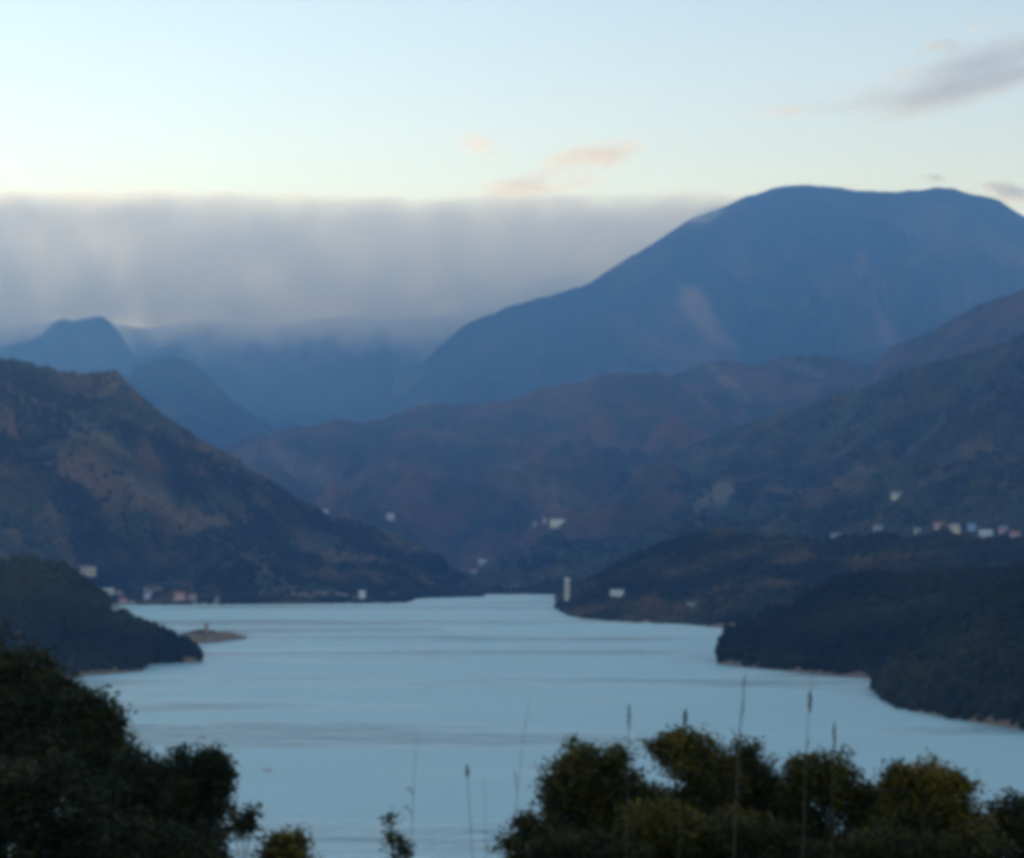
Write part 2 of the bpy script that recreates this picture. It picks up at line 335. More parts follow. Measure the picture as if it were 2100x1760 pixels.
def cloud_bank():
    X = np.linspace(-900, 1545, 160)
    top = interp(X, [(-900, 430), (-300, 412), (0, 404), (230, 402), (270, 396), (400, 392), (560, 394), (640, 399), (800, 402), (900, 402), (960, 396), (1060, 392), (1150, 394), (1230, 394), (1280, 397), (1380, 396), (1440, 388), (1480, 386), (1520, 402), (1545, 425)], 1)
    top = top - 14 + (fbm(X / 25, X * 0, 3) - .5) * 9
    sec = [(12000, 790), (11700, 720), (11800, 620), (12200, 510), (12700, 430), (13300, 0), (13900, 6), (14600, 20), (14900, 560), (14800, 760)]
    V = []
    for k, (r, y) in enumerate(sec):
        Y = top + y if k in (5, 6, 7) else np.full_like(X, y, dtype=float) + (top - 400)
        V.append(at(X, Y, np.full_like(X, float(r)) * (1 + (fbm(X / 60, X * 0 + k, 3) - .5) * .02)))
    V = np.array(V); n1, n2 = V.shape[:2]
    F = []
    for j in range(n1):
        jj = (j + 1) % n1
        for i in range(n2 - 1): F.append((j * n2 + i, j * n2 + i + 1, jj * n2 + i + 1, jj * n2 + i))
    V = V.reshape(-1, 3)
    for i, flip in ((0, 0), (n2 - 1, 1)):      # caps as a strip of quads
        for a, b_ in ((0, 9), (1, 8), (2, 7), (3, 6)):
            q = (a * n2 + i, (a + 1) * n2 + i, (b_ - 1) * n2 + i, b_ * n2 + i)
            F.append(q[::-1] if flip else q)
    zb = float(at(600, 742, 12500)[2])
    m = cloud_mat('valley cloud', (.97, .993, 1.0), .0027, 360., 1.2, .30, .60, zb, 400., .66, .12, False, ztop=float(at(600, 400, 13300)[2]) + 25)
    tag(mesh('cloud_bank', V, F, m), 'long grey white cloud bank pouring over the far ridge', 'cloud', kind='stuff')
cloud_bank()

def puff(X, Y, rx, ry, ang, r, col, dens, size, zs=.35, lo=.38, hi=.68, label=None):
    me = bpy.data.meshes.new('high_cloud')
    import bmesh
    bm = bmesh.new(); bmesh.ops.create_icosphere(bm, subdivisions=3, radius=1.0); bm.to_mesh(me); bm.free()
    for p in me.polygons: p.use_smooth = True
    o = bpy.data.objects.new('high_cloud', me); COL.objects.link(o)
    o.location = at(X, Y, float(r)); k = r / FPX
    az = math.atan2(o.location.x, o.location.y)
    o.rotation_mode = 'QUATERNION'
    o.rotation_quaternion = (Matrix.Rotation(-az, 3, 'Z') @ Matrix.Rotation(math.radians(ang), 3, 'Y')).to_quaternion()
    o.scale = (rx * k, rx * k * .7, ry * k)
    me.materials.append(cloud_mat('high cloud', col, dens, size * .7, zs, lo + .04, hi, None, 1, .78 if col == PK else .5, .2))
    tag(o, label, 'cloud', 'thin evening clouds high in the sky', 'thing')
WH, PK = (.93, .98, 1.0), (1.0, .96, .88)  # PK puts the warm evening light into the cloud's own colour
puff(1452, 436, 62, 26, -28, 11100, WH, 7e-3, 200, .5, .36, .62, 'ragged grey wisp lapping over the upper left slope of the mountain')
puff(1120, 590, 130, 20, -17, 11000, WH, 5e-3, 260, .5, .36, .62, 'thin mist along the lower left slope of the mountain under the cloud bank')
puff(2010, 150, 310, 46, -16, 22000, WH, 3.43e-03, 1500, .3, .30, .6, 'long lilac grey cloud streak rising towards the top right corner')
puff(1760, 205, 130, 20, -8, 22500, WH, 2.57e-03, 1200, .3, .3, .6, 'narrow grey tail at the lower left end of the long lilac cloud streak')
puff(1930, 98, 70, 22, -12, 20500, PK, 6.57e-03, 900, .4, .40, .7, 'small peach tinted cloud puff just above the lilac streak')
puff(2030, 50, 70, 14, -5, 21000, PK, 6.57e-03, 900, .4, .40, .7, 'topmost peach tinted cloud sliver near the top right corner')
puff(1850, 150, 80, 14, -16, 21500, PK, 3.89e-03, 900, .4, .40, .7, 'thin peach wisp along the upper edge of the lilac streak')
puff(1580, 228, 110, 13, 0, 22000, PK, 3.89e-03, 1200, .3, .35, .7, 'faint flat pink wisp left of the lilac streak')
puff(1240, 212, 150, 16, 0, 22500, PK, 1.82e-03, 1200, .3, .35, .7, 'very faint pink wisp alone in the middle of the sky')
puff(1210, 325, 150, 42, -14, 23000, PK, 4.12e-03, 1300, .4, .38, .7, 'cream and grey wedge shaped cloud above the middle of the cloud bank')
puff(985, 300, 95, 32, 18, 23500, PK, 3.73e-03, 1300, .4, .38, .7, 'pale peach cloud patch left of the wedge shaped cloud')
puff(1100, 380, 190, 15, -5, 24000, PK, 4.37e-03, 1400, .3, .35, .7, 'low peach cloud streak just over the top of the cloud bank')
puff(1905, 362, 44, 12, 12, 17500, WH, 1.65e-02, 500, .5, .38, .65, 'small ragged grey wisp above the twin summit of the mountain')
puff(2075, 400, 75, 24, 22, 17500, WH, 1.72e-02, 600, .5, .34, .65, 'soft grey cloud behind the right shoulder of the mountain')

# ------------------------------------------------------------------ houses, tower, boat
def paint(name, c, rough=.8):
    m, nt, b = newmat(name)
    pos = N(nt, 'ShaderNodeNewGeometry').outputs['Position']
    n = noise(nt, pos, .8, 4, .6)
    c = tuple(x * 1.1 for x in c); nt.links.new(mix(nt, ramp(nt, n, [(.3, 0.0), (.75, .6)]), c, tuple(x * .5 for x in c)), b.inputs['Base Color'])
    b.inputs['Roughness'].default_value = rough
    return m
P = {k: paint(k + ' wall', c) for k, c in dict(cream=(.62, .58, .46), white=(.70, .72, .70), lilac=(.50, .48, .58), tan=(.48, .38, .26), pink=(.55, .36, .34),
     grey=(.36, .36, .36), blue=(.30, .40, .62), green=(.36, .44, .36)).items()}
PR = {k: paint(k + ' roof', c) for k, c in dict(red=(.36, .12, .08), grey=(.22, .22, .23), white=(.60, .62, .62), brown=(.20, .12, .08), blue=(.16, .24, .42), tan=(.40, .33, .24)).items()}
M_glass = paint('dark window glass', (.03, .04, .05), .15)
def boxes(bs):
    V = []; F = []
    for (x0, x1, y0, y1, z0, z1) in bs:
        n = len(V); V += [(x, y, z) for z in (z0, z1) for y in (y0, y1) for x in (x0, x1)]
        F += [tuple(n + q for q in f) for f in ((0, 2, 3, 1), (4, 5, 7, 6), (0, 1, 5, 4), (2, 6, 7, 3), (0, 4, 6, 2), (1, 3, 7, 5))]
    return V, F
CLEAR = []
def house(h, X, Y, wp, hp, wall, roof, label, group=None, name='house', flat=False, rz=0.):
    p = spot(BR[h], X, Y + hp / 2)
    r = math.hypot(p[0], p[1]); k = r / FPX
    w, t = wp * k, hp * k; d = min(w * .8, 9.0)
    az = math.atan2(p[0], p[1])
    o = empty(name, (p[0], p[1], p[2] - .3), -az + rz)
    tag(o, label, 'house', group)
    CLEAR.append((X, Y, wp * .5 + 4, hp * .5 + 4, r))
    wh = t * (.86 if flat else .62)
    e = .35
    if flat:
        mesh('wall', *boxes([(-w / 2, w / 2, -d / 2, d / 2, -4, wh)]), P[wall], o)
        mesh('roof', *boxes([(-w / 2 - e, w / 2 + e, -d / 2 - e, d / 2 + e, wh, t)]), PR[roof], o)
    else:
        g = t - .25                                              # gabled walls: a five sided prism
        V = [(x, y, z) for x in (-w / 2, w / 2) for (y, z) in ((-d / 2, -4), (0, -4), (d / 2, -4), (d / 2, wh), (0, g), (-d / 2, wh))]
        mesh('wall', V, [(0, 1, 4, 5), (1, 2, 3, 4), (6, 11, 10, 7), (7, 10, 9, 8), (0, 5, 11, 6), (2, 8, 9, 3), (5, 4, 10, 11), (4, 3, 9, 10)], P[wall], o)
        q = [(-d / 2 - e, wh - .2), (0, t - .1), (d / 2 + e, wh - .2), (d / 2 + e, wh + .02), (0, t + .12), (-d / 2 - e, wh + .02)]
        V = [(x, y, z) for x in (-w / 2 - e, w / 2 + e) for (y, z) in q]
        mesh('roof', V, [(0, 1, 4, 5), (1, 2, 3, 4), (6, 11, 10, 7), (7, 10, 9, 8), (0, 6, 7, 1), (1, 7, 8, 2), (2, 8, 9, 3), (3, 9, 10, 4), (4, 10, 11, 5), (5, 11, 6, 0)], PR[roof], o)
    nw = max(2, int(w / 3.2)); rows = 2 if wh > 4.6 else 1
    for i in range(nw):
        for q in range(rows):
            cx = -w / 2 + (i + .5) * w / nw; z = wh * ((q + .5) / rows) - .1
            if rows == 1 and i == nw // 2:
                mesh('door', *boxes([(cx - .5, cx + .5, -d / 2 - .06, -d / 2, 0, min(2.1, wh * .85))]), PR['brown'], o)
            else:
                mesh('window', *boxes([(cx - .55, cx + .55, -d / 2 - .05, -d / 2, z - .5, z + .5)]), M_glass, o)
    return o
GL = 'houses in the village on the left shore'
house('left', 181, 1170, 30, 13, 'tan', 'tan', 'tan farmhouse standing alone on the slope above the left shore village', GL)
house('left', 177, 1205, 15, 11, 'white', 'white', 'pale house at the far left end of the shore village', GL, flat=True)
house('left', 203, 1209, 16, 12, 'pink', 'grey', 'pinkish house between the pale house and the long cream house', GL)
house('left', 224, 1211, 22, 15, 'cream', 'white', 'long cream house, the brightest of the left shore village', GL, flat=True)
house('left', 246, 1213, 14, 12, 'grey', 'brown', 'grey brown house right of the long cream house', GL)
house('left2', 237, 1245, 13, 13, 'white', 'grey', 'small white house at the end of the wooded near left hill', GL)
house('left', 253, 1228, 16, 11, 'pink', 'red', 'low pinkish house below the long cream house', GL)
house('left', 268, 1233, 12, 8, 'grey', 'grey', 'low grey shed at the waterside below the village', GL, name='shed')
house('left', 302, 1216, 16, 19, 'lilac', 'grey', 'tall lilac house apart from the village', GL)
house('left', 368, 1219, 21, 15, 'pink', 'red', 'red roofed pink house on the left shore', GL)
house('left', 395, 1219, 15, 11, 'pink', 'brown', 'smaller pinkish house with brown roof beside the red roofed house', GL)
house('left', 443, 1228, 8, 15, 'pink', 'grey', 'narrow pink building at the water edge, rightmost of the shore village', GL)
house('left', 743, 1216, 14, 17, 'white', 'white', 'lone white house near the water on the left mountain foot', flat=True)
house('spit', 427, 1283, 7, 13, 'pink', 'red', 'small reddish hut on the sand spit', name='hut')
GM = 'houses far up the valley'
house('mid', 1142, 1069, 30, 15, 'white', 'white', 'large pale flat roofed house far up the valley under the ridge', GM, flat=True)
house('mid', 1116, 1067, 12, 9, 'lilac', 'grey', 'small lilac house left of the large pale valley house', GM)
house('mid', 1098, 1071, 11, 10, 'grey', 'grey', 'small grey house, third left of the large pale valley house', GM)
house('mid', 802, 1056, 17, 12, 'lilac', 'white', 'pale lilac house in the middle of the valley slope', GM, flat=True)
house('mid', 667, 1052, 12, 10, 'grey', 'white', 'small pale house just over the slope of the left mountain', GM)
house('mid', 990, 1156, 16, 10, 'grey', 'white', 'pale house low in the valley behind the left shore point', GM)
house('mid', 972, 1168, 16, 8, 'pink', 'brown', 'low pinkish house left of and below the pale valley house', GM)
GR = 'houses along the right hillside road'
house('spur', 1265, 1213, 28, 13, 'white', 'white', 'bright white house among trees on the right point', flat=True)
house('spur', 1417, 1236, 17, 9, 'grey', 'grey', 'small dim grey house low on the right point')
house('right', 1835, 1009, 22, 12, 'cream', 'grey', 'lone pale house high on the right hillside')
for a in ((1715, 1100, 22, 14, 'green', 'grey', 'dim greenish house, leftmost along the right hillside road'), (1800, 1080, 18, 10, 'grey', 'grey', 'small dim grey house uphill of the greenish house'),
          (1880, 1087, 15, 9, 'green', 'grey', 'small grey green shed between the grey house and the red brown house'), (1924, 1077, 20, 11, 'pink', 'brown', 'red brown house left of the cream house'),
          (1955, 1080, 22, 15, 'cream', 'tan', 'cream house in the middle of the hillside row'), (1991, 1078, 16, 11, 'blue', 'blue', 'blue roofed house between the cream house and the white house'),
          (2023, 1094, 26, 15, 'white', 'white', 'bright white house, largest of the hillside row'), (2056, 1085, 18, 11, 'pink', 'grey', 'pinkish house right of the bright white house'),
          (2082, 1092, 20, 12, 'pink', 'red', 'red roofed pink house at the right end of the hillside row')):
    house('right' if a[0] > 1900 else 'right', *a, GR)

def lathe(prof, n=20):
    V = []; F = []
    for (r, z) in prof:
        for i in range(n):
            a = 2 * math.pi * i / n; V.append((r * math.cos(a), r * math.sin(a), z))
    for j in range(len(prof) - 1):
        for i in range(n): F.append((j * n + i, j * n + (i + 1) % n, (j + 1) * n + (i + 1) % n, (j + 1) * n + i))
    return V, F
p = spot(BR['spur'], 1163, 1228); r = math.hypot(p[0], p[1]); k = r / FPX
o = empty('tower', (p[0], p[1], p[2] - 2)); tag(o, 'tall pale concrete tower standing on the tip of the right point', 'tower')
hh = 50 * k; w = 6.5 * k
mesh('shaft', *lathe([(w, -6), (w, hh * .1), (w * .88, hh * .12), (w * .84, hh * .86), (w * 1.05, hh * .88), (w * 1.05, hh * .93), (w * .9, hh * .93), (0.01, hh * .93)]), P['cream'], o)
mesh('roof', *lathe([(w * 1.0, hh * .935), (w * .5, hh * .98), (.02, hh)]), PR['white'], o)
for q in (.3, .5, .7): mesh('window', *boxes([(-w * .25, w * .25, -w * .93, -w * .8, hh * q, hh * (q + .05))]), M_glass, o)
CLEAR.append((1163, 1200, 12, 30, r))

# small boat on the open water
d = float(wdist(548, 1581)); p = at(548, 1581, d); k = d / FPX; L = 20 * k
o = empty('boat', (p[0], p[1], 0.0), .25); tag(o, 'small tan skiff alone on the open water of the lake', 'boat')
V = []; F = []; n = 15
for i in range(n):
    u = i / (n - 1); x = (u - .5) * L; wd = L * .16 * (math.sin(math.pi * min(1, .12 + u * .88)) ** .6) * (1 if u < .98 else .1); sh = .34 + .3 * abs(u - .45) ** 2 * 4 * .5
    V += [(x, -wd, sh), (x, -wd * .6, -.1), (x, wd * .6, -.1), (x, wd, sh), (x, wd * .86, sh), (x, wd * .5, .08), (x, -wd * .5, .08), (x, -wd * .86, sh)]
for i in range(n - 1):
    for q in range(8): F.append((i * 8 + q, i * 8 + (q + 1) % 8, (i + 1) * 8 + (q + 1) % 8, (i + 1) * 8 + q))
F += [(0, 1, 6, 7), (1, 2, 5, 6), (2, 3, 4, 5)] + [tuple((n - 1) * 8 + q for q in f) for f in ((0, 7, 6, 1), (1, 6, 5, 2), (2, 5, 4, 3))]
mesh('hull', V, F, P['tan'], o)
for x in (-L * .2, L * .12): mesh('bench', *boxes([(x - .12, x + .12, -L * .13, L * .13, .26, .32)]), PR['tan'], o)
mesh('canopy', *boxes([(-L * .22, L * .18, -L * .13, L * .13, 1.25, 1.32)]), P['cream'], o)
for x in (-L * .2, L * .16):
    for y in (-L * .11, L * .11): mesh('post', *boxes([(x - .03, x + .03, y - .03, y + .03, .3, 1.25)]), P['grey'], o)

# ------------------------------------------------------------------ forest on the hills
def ico(sub):
    import bmesh
    bm = bmesh.new(); bmesh.ops.create_icosphere(bm, subdivisions=sub, radius=1.0)
    V = np.array([v.co[:] for v in bm.verts]); F = np.array([[v.index for v in f.verts] for f in bm.faces]); bm.free(); return V, F
ICO = {1: ico(1), 2: ico(2), 3: ico(3)}
m, nt, b = newmat('forest crowns')
tn = N(nt, 'ShaderNodeAttribute', attribute_name='tint').outputs['Fac']
pos = N(nt, 'ShaderNodeNewGeometry').outputs['Position']
n2 = noise(nt, pos, 1.1, 3, .7)
c = ramp(nt, tn, [(0.0, (.012, .014, .008)), (.4, (.024, .026, .012)), (.65, (.048, .050, .019)), (.85, (.095, .070, .030)), (1.0, (.16, .10, .052))])
c = mix(nt, math_(nt, 'MULTIPLY', ramp(nt, n2, [(.35, 0.0), (.7, 1.0)]), .7), c, (.006, .010, .006))
nt.links.new(c, b.inputs['Base Color']); b.inputs['Roughness'].default_value = .9; b.inputs['Specular IOR Level'].default_value = .15
bump(nt, b, n2, .6, .8)
M_crown = m
def forest(h, cnt, rad, sub, label, xr=(-450, 2400), tmax=1.0, gain=1.0, tmin=.03, patch=0.):
    rs = np.random.RandomState(hash(h) % 1 + len(h) * 13 + cnt)
    V, PX, PY, T = BR[h][:4]; v0, f0 = ICO[sub]
    n1, n2_ = T.shape
    A = np.linalg.norm(np.cross(V[1:, :-1] - V[:-1, :-1], V[:-1, 1:] - V[:-1, :-1]), axis=-1)
    Bm = np.zeros_like(T) if h not in BARE else BARE[h]
    fade = np.clip((tmax - T) / .25, 0, 1)
    A = A * (np.clip(1 - Bm * 1.6, 0, 1) * fade)[:-1, :-1]
    A = A * np.clip((fbm(V[..., 0] / 90 + 5, V[..., 1] / 90, 3) - patch) * 9, .06, 1)[:-1, :-1]
    ok = (T[:-1, :-1] > tmin) & (T[:-1, :-1] <= tmax) & (PX[:-1, :-1] > xr[0]) & (PX[:-1, :-1] < xr[1])
    pr = (A * ok).ravel(); pr /= pr.sum()
    idx = rs.choice(len(pr), cnt, p=pr); j, i = idx // (n2_ - 1), idx % (n2_ - 1)
    fu, fv = rs.rand(cnt, 1), rs.rand(cnt, 1)
    C = V[j, i] + (V[j + 1, i] - V[j, i]) * fu + (V[j, i + 1] - V[j, i]) * fv
    R_ = rad * (.6 + .9 * rs.rand(cnt) ** 1.5)
    C[:, 2] += R_ * .35
    px, py = proj(C); rr = np.hypot(C[:, 0], C[:, 1]); keep = np.ones(cnt, bool)
    for (X, Y, wx, wy, hr) in CLEAR:
        keep &= ~((np.abs(px - X) < wx) & (py > Y - wy * 1.6) & (py < Y + wy * 1.2 + 2) & (rr < hr + 25) & (rr > hr - 350))
    C = C[keep]; R_ = R_[keep]; n = len(C)
    jit = 1 + (rs.rand(n, len(v0), 1) - .5) * .55
    sc = np.stack([R_, R_, R_ * (.9 + .5 * rs.rand(n))], 1)[:, None]
    P_ = v0[None] * jit * sc + C[:, None]
    Fc = (f0[None] + (np.arange(n) * len(v0))[:, None, None]).reshape(-1, 3)
    pt = fbm(C[:, 0] / 60, C[:, 1] / 60, 3)
    tint = np.clip((pt - .5) * 2.2 + .35 + (rs.rand(n) - .5) * .4, 0, 1) * gain
    o = mesh('forest', P_.reshape(-1, 3), Fc, M_crown, smooth=True, attrs={'tint': np.repeat(tint, len(v0))})
    tag(o, label, 'forest', kind='stuff')
forest('near2', 5200, 2.3, 2, 'dark forest covering the nearest right hill', (1700, 2450), tmin=.0, tmax=1.3, gain=.7)
forest('near1', 11000, 2.4, 2, 'dark forest on the second right hill with a bare shore', (1400, 2450), tmin=.04, tmax=1.3, gain=.7)
forest('left2', 9000, 2.3, 2, 'dark forest covering the near left hill above the spit', (-350, 450), tmin=.03, tmax=1.3, gain=.7)
forest('spur', 26000, 2.6, 1, 'green forest on the right point behind the tower', (1100, 2400), tmin=.03, tmax=1.3, gain=1.0)
forest('left', 34000, 2.7, 1, 'mixed forest on the slopes of the left mountain', (-300, 1000), tmin=.035, tmax=1.1, patch=.42)
forest('right', 34000, 2.8, 1, 'mixed forest on the long right hillside', (950, 2400), tmin=.01, tmax=1.1, patch=.40)

# ------------------------------------------------------------------ viewpoint hillside, trees, bushes, reeds
def gz(x, y):
    x = np.asarray(x, float); y = np.asarray(y, float)
    f = CAM_H - 1.65 - np.maximum(y - 2.5, 0) * .30 + np.maximum(-y - 4, 0) * .25
    sp = np.clip((-x - .15 * y) / 14, 0, 1.6) * np.clip((y - 18) / 25, 0, 1) * np.clip((120 - y) / 50, 0, 1) * 4.2
    return f + sp + (fbm(x / 9 + 40, y / 9 + 40, 3) - .5) * 1.2 * np.clip(np.hypot(x, y) / 10, 0, 1)
gx, gy = np.meshgrid(np.linspace(-300, 300, 200), np.linspace(-90, 290, 200))
V = np.stack([gx, gy, gz(gx, gy)], -1).reshape(-1, 3)
i = np.arange(199 * 199); a = (i // 199) * 200 + i % 199
m, nt, b = newmat('undergrowth ground'); pos = N(nt, 'ShaderNodeNewGeometry').outputs['Position']
nt.links.new(ramp(nt, noise(nt, pos, .9, 5, .7), [(.3, (.010, .014, .007)), (.7, (.040, .040, .018))]), b.inputs['Base Color']); b.inputs['Roughness'].default_value = 1
tag(mesh('hillside', V, np.stack([a, a + 1, a + 201, a + 200], 1), m, smooth=True), kind='structure')

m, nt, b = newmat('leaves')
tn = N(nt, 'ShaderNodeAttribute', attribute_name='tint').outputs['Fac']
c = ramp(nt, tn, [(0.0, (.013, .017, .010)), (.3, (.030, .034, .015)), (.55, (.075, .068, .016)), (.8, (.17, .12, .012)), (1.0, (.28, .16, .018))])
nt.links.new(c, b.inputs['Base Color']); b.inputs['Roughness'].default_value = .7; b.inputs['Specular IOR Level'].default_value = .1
M_leaf = m
m, nt, b = newmat('bark'); pos = N(nt, 'ShaderNodeNewGeometry').outputs['Position']
nt.links.new(ramp(nt, noise(nt, pos, 6, 4, .7), [(.3, (.020, .016, .012)), (.7, (.065, .052, .040))]), b.inputs['Base Color']); b.inputs['Roughness'].default_value = .95
M_bark = m
m, nt, b = newmat('dry reed'); b.inputs['Base Color'].default_value = (.07, .08, .05, 1); b.inputs['Roughness'].default_value = .8
M_reed = m
m, nt, b = newmat('reed plume'); pos = N(nt, 'ShaderNodeNewGeometry').outputs['Position']
nt.links.new(ramp(nt, noise(nt, pos, 40, 3, .6), [(.3, (.05, .05, .035)), (.7, (.14, .13, .09))]), b.inputs['Base Color']); b.inputs['Roughness'].default_value = .9
M_plume = m
def tube(paths, n=7):
    V = []; F = []
    for path in paths:
        base = len(V); pts = [Vector(p[:3]) for p in path]
        for k, q in enumerate(path):
            d = (pts[min(k + 1, len(pts) - 1)] - pts[max(k - 1, 0)]).normalized()
            a = d.orthogonal().normalized(); b_ = d.cross(a)
            for i in range(n):
                t = 2 * math.pi * i / n; V.append(tuple(pts[k] + (a * math.cos(t) + b_ * math.sin(t)) * q[3]))
        for k in range(len(path) - 1):
            for i in range(n): F.append((base + k * n + i, base + k * n + (i + 1) % n, base + (k + 1) * n + (i + 1) % n, base + (k + 1) * n + i))
    return V, F
def leaves(rs, C, size, tint, flat=.5, aspect=.42):
    """one diamond leaf per row of C"""
    n = len(C)
    d = rs.normal(size=(n, 3)); d[:, 2] = d[:, 2] * flat + .15; d /= np.linalg.norm(d, axis=1)[:, None]
    s = rs.normal(size=(n, 3)); s -= (s * d).sum(1)[:, None] * d; s /= np.linalg.norm(s, axis=1)[:, None]
    L = (size * (.6 + .8 * rs.rand(n)))[:, None]
    V = np.stack([C - d * L * .5, C + s * L * aspect * .5, C + d * L * .5, C - s * L * aspect * .5], 1)
    F = np.arange(4 * n).reshape(n, 4)
    return V.reshape(-1, 3), F, np.repeat(tint, 4)
GT = 'trees along the right foot of the view'
def tree(name, label, cat, r, lobes, count, leaf=.15, group=None, seed=0, tw=.09, olive=0.0, spikes=0):
    """lobes: (X, Y, rx, ry, olive) outlines of the crown's clumps, placed at distance r with real depth"""
    rs = np.random.RandomState(seed + 5); k = r / FPX
    cx = np.mean([l[0] for l in lobes]); P0 = at(cx, 1500, float(r)); base = np.array([P0[0], P0[1], float(gz(P0[0], P0[1])) - .2])
    o = empty(name, tuple(base)); tag(o, label, cat, group)
    pts = []; tin = []; limbs = []; area = sum(l[2] * l[3] for l in lobes)
    low = max(l[1] for l in lobes)
    fork = at(cx, low, float(r)) - base; fork[2] = max(fork[2] * .8, .4)
    trunk = [(0, 0, -.3, tw * 1.5), (.05 * fork[0], 0, fork[2] * .4, tw * 1.1), (fork[0] * .4, 0, fork[2], tw * .8)]
    for (X, Y, rx, ry, ol) in lobes:
        dr = (rs.rand() - .5) * max(rx, ry) * k * 1.2
        c_ = at(X, Y, r + dr) - base; RX, RY, RZ = rx * k, (rx + ry) * .5 * k, ry * k
        n = int(count * 1.7 * rx * ry / area)
        nc = max(6, n // 26)                                      # leafy twigs, each a tight tuft
        u = rs.normal(size=(nc, 3)); u /= np.linalg.norm(u, axis=1)[:, None]; u *= (rs.rand(nc, 1) ** (1 / 2.2)) * (1 + .16 * rs.normal(size=(nc, 1)))
        tuft = c_ + u * [RX, RY, RZ]
        ti = rs.randint(0, nc, n)
        q = tuft[ti] + rs.normal(size=(n, 3)) * leaf * np.array([.95, .95, .8])
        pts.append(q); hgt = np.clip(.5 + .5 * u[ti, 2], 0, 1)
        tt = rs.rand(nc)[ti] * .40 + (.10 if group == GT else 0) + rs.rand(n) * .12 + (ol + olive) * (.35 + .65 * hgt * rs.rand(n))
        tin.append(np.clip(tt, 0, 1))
        a = np.array(trunk[2][:3]); mid = (a + c_) / 2 + [0, 0, RZ * .2]
        limbs.append([(*a, tw * .7), (*mid, tw * .45), (*c_, tw * .25), (*(c_ + [0, 0, RZ * .6]), tw * .1)])
        for t_ in tuft[:: max(1, nc // 9)]:
            limbs.append([(*c_, tw * .2), (*((c_ + t_) / 2 + [0, 0, .05]), tw * .13), (*t_, tw * .05)])
    C = np.concatenate(pts); tt = np.concatenate(tin)
    V, F, T_ = leaves(rs, C, leaf, tt)
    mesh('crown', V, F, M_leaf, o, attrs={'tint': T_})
    mesh('trunk', *tube([trunk]), M_bark, o, smooth=True)
    mesh('limbs', *tube(limbs, 5), M_bark, o, smooth=True)
    return o
GT = 'trees along the right foot of the view'
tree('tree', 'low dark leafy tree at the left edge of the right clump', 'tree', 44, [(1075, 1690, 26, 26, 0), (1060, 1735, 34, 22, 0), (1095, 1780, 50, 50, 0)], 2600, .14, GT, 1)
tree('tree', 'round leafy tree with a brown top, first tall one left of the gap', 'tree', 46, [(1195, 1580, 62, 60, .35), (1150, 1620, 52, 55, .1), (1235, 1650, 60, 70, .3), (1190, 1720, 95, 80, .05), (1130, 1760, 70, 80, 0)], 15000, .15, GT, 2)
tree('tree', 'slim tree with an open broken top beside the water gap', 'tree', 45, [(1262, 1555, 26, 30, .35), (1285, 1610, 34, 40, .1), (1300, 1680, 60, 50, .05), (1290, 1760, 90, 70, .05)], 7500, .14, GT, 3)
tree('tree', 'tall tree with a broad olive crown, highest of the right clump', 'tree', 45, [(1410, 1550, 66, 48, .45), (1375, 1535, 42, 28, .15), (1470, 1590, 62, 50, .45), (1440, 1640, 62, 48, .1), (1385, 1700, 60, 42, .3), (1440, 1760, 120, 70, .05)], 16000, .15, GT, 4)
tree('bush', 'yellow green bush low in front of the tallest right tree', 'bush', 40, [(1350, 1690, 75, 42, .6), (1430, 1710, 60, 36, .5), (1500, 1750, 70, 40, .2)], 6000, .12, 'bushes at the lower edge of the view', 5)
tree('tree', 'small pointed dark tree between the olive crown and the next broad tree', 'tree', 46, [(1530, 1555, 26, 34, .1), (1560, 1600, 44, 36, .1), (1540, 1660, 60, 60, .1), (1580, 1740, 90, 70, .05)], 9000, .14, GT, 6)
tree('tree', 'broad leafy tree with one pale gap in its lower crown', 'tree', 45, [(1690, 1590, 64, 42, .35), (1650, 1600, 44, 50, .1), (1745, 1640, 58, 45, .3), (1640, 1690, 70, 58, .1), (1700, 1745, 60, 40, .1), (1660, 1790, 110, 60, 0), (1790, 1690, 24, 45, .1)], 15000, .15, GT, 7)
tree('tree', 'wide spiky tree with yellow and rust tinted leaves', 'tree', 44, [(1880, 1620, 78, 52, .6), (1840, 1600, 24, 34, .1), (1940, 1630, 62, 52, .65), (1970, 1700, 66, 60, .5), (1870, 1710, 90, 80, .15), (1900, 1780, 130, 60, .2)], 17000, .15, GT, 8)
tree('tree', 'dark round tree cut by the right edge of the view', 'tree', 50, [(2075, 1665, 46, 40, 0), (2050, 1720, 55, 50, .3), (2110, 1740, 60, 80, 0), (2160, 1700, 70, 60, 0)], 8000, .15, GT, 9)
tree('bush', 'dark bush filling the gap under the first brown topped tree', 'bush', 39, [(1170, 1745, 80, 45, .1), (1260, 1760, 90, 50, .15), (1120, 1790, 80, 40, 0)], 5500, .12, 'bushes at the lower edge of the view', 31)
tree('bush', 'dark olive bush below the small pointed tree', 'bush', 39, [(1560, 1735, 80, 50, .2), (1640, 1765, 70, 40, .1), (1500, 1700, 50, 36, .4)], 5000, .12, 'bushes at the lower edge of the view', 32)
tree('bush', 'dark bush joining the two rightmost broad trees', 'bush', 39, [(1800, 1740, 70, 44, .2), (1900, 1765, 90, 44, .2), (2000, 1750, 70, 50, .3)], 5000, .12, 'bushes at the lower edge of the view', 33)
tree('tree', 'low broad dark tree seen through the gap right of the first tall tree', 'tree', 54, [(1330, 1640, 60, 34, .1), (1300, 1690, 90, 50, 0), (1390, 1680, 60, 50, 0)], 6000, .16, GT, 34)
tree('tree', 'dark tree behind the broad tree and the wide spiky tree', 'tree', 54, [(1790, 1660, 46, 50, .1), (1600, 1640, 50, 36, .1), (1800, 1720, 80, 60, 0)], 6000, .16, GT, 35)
GB = 'trees on the dark left slope'
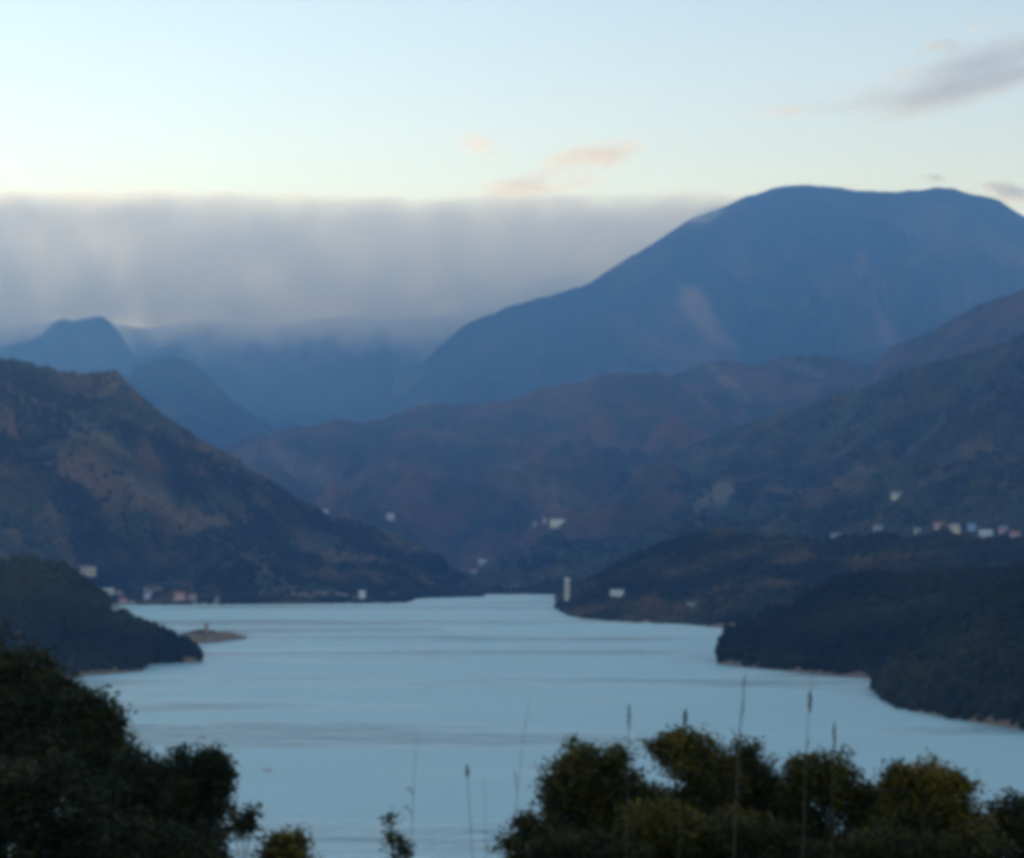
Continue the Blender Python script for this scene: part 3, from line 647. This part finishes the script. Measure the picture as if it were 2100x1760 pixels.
tree('tree', 'big dark tree at the upper left corner of the near slope', 'tree', 62, [(40, 1400, 85, 75, .05), (-60, 1400, 100, 90, 0), (115, 1430, 62, 56, .05), (60, 1500, 120, 90, 0), (-80, 1560, 120, 110, 0)], 15000, .24, GB, 11, .14)
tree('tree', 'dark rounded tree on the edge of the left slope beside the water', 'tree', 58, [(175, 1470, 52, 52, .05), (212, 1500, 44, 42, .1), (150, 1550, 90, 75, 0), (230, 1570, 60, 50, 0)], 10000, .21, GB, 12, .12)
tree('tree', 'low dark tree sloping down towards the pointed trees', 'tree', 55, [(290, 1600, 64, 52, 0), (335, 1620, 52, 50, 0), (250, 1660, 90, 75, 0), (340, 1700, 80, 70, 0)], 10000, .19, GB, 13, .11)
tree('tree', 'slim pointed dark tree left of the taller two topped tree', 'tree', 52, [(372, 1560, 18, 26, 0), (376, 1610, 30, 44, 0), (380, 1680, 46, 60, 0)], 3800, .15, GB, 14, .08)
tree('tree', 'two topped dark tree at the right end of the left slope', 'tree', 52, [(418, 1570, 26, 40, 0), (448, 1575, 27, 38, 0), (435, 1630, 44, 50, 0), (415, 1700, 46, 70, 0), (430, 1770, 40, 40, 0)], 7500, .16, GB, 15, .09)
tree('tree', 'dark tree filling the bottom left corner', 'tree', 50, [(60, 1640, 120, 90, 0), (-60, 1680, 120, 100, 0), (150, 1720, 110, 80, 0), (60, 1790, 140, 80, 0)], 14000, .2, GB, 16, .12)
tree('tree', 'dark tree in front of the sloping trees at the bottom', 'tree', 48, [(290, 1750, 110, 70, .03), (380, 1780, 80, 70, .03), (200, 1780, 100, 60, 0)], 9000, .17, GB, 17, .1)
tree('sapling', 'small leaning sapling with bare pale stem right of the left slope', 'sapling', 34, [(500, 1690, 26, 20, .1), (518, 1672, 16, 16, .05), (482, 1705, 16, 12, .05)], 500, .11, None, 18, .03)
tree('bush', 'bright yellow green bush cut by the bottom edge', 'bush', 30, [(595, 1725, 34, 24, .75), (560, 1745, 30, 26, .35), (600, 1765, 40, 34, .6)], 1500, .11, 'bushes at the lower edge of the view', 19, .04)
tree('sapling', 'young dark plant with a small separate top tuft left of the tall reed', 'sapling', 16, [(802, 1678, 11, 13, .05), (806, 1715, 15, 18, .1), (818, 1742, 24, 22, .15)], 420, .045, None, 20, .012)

def reed(label, r, pts, w, plume=None, leafs=()):
    """pts: (X, Y) along the stalk from low to tip"""
    k = r / FPX
    P3 = [at(X, Y, float(r)) for X, Y in pts]
    g = np.array([P3[0][0], P3[0][1], float(gz(P3[0][0], P3[0][1]))])
    o = empty('silvergrass_stalk', tuple(g)); tag(o, label, 'reed', 'tall dry grass stalks standing against the lake')
    path = [(0, 0, -.1, w * k * .22)] + [(*(p_ - g), w * k * (.19 - .11 * i / len(P3))) for i, p_ in enumerate(P3)]
    mesh('stem', *tube([path], 6), M_reed, o, smooth=True)
    rs = np.random.RandomState(len(label))
    if plume:
        X, Y, rx, ry = plume; c_ = at(X, Y, float(r)) - g; n = 90
        u = rs.rand(n, 1) * 2 - 1; wd = np.cos(u * 1.45)
        C = c_ + np.concatenate([rs.normal(size=(n, 1)) * rx * k * .28 * wd, rs.normal(size=(n, 1)) * rx * k * .28 * wd, u * ry * k], 1)
        V, F, T_ = leaves(rs, C, rx * k * 1.2, np.zeros(n), 3.0, .3)
        mesh('plume', V, F, M_plume, o)
    for (X, Y, dx, dy) in leafs:                                   # arching blade leaves
        a = at(X, Y, float(r)) - g; b_ = at(X + dx, Y + dy, r * 1.01) - g; mdl = (a + b_) / 2 + [0, 0, abs(dx) * k * .5 + 4 * k]
        mesh('leaf', *tube([[(*a, 1.0 * k), (*mdl, 1.2 * k), (*b_, .3 * k)]], 4), M_reed, o)
reed('dark stalk with a thick upright plume above the slim tree', 13, [(1284, 1760), (1287, 1600), (1289, 1500), (1291, 1445)], 5, (1290, 1470, 5, 24))
reed('short leaning plume just over the highest olive crown', 13, [(1392, 1760), (1396, 1560), (1402, 1495), (1410, 1455)], 3, (1405, 1472, 7, 15))
reed('tallest green stalk rising to the bare shore of the right hill', 13, [(1505, 1760), (1512, 1580), (1519, 1480), (1529, 1380)], 7, (1525, 1425, 3, 36), [(1513, 1540, -16, -50), (1516, 1500, 14, -60)])
reed('tall stalk with a dark knotted plume, right of the green stalk', 13, [(1646, 1760), (1652, 1580), (1657, 1480), (1665, 1392)], 5, (1661, 1440, 7, 18), [(1652, 1550, 12, -40)])
reed('shorter thin stalk with a faint plume at the right end of the row', 13, [(1704, 1760), (1707, 1580), (1710, 1520), (1713, 1470)], 3, (1711, 1505, 6, 20))
reed('very long thin stalk bending right beside the right clump', 13, [(1046, 1760), (1056, 1680), (1064, 1600), (1074, 1510), (1087, 1430)], 4, None, [(1060, 1620, -8, -50)])
reed('long thin stalk rising from the bottom right of the young plant', 13, [(843, 1760), (845, 1700), (848, 1620), (851, 1560), (853, 1508)], 4, None, [(844, 1670, -20, -8), (847, 1630, -16, -6)])
reed('thin stalk with a small knot at its tip in the middle of the bottom', 13, [(969, 1760), (964, 1680), (960, 1610), (957, 1568)], 4.5, (958, 1582, 6, 12))
reed('faint short stalk right of the knotted one', 13, [(996, 1760), (995, 1690), (994, 1620), (993, 1590)], 3)
# ------------------------------------------------------------------ haze
def haze():
    m, nt, b = newmat('haze air'); nt.nodes.remove(b)
    v = N(nt, 'ShaderNodeVolumePrincipled')
    v.inputs['Color'].default_value = (.175, .45, 1.0, 1); v.inputs['Absorption Color'].default_value = (1, 1, 1, 1)
    v.inputs['Density'].default_value = 0.94e-4; v.inputs['Anisotropy'].default_value = 0.5
    nt.links.new(v.outputs[0], nt.nodes['Material Output'].inputs['Volume'])
    x0, x1, y0, y1, z0, z1 = -9600, 9600, -1500, 15700, -41, 3050
    V = [(x, y, z) for z in (z0, z1) for y in (y0, y1) for x in (x0, x1)]
    F = [(0, 2, 3, 1), (4, 5, 7, 6), (0, 1, 5, 4), (2, 6, 7, 3), (0, 4, 6, 2), (1, 3, 7, 5)]
    tag(mesh('haze', V, F, m), 'blue evening haze filling the air over the lake and mountains', 'haze', kind='stuff')
haze()
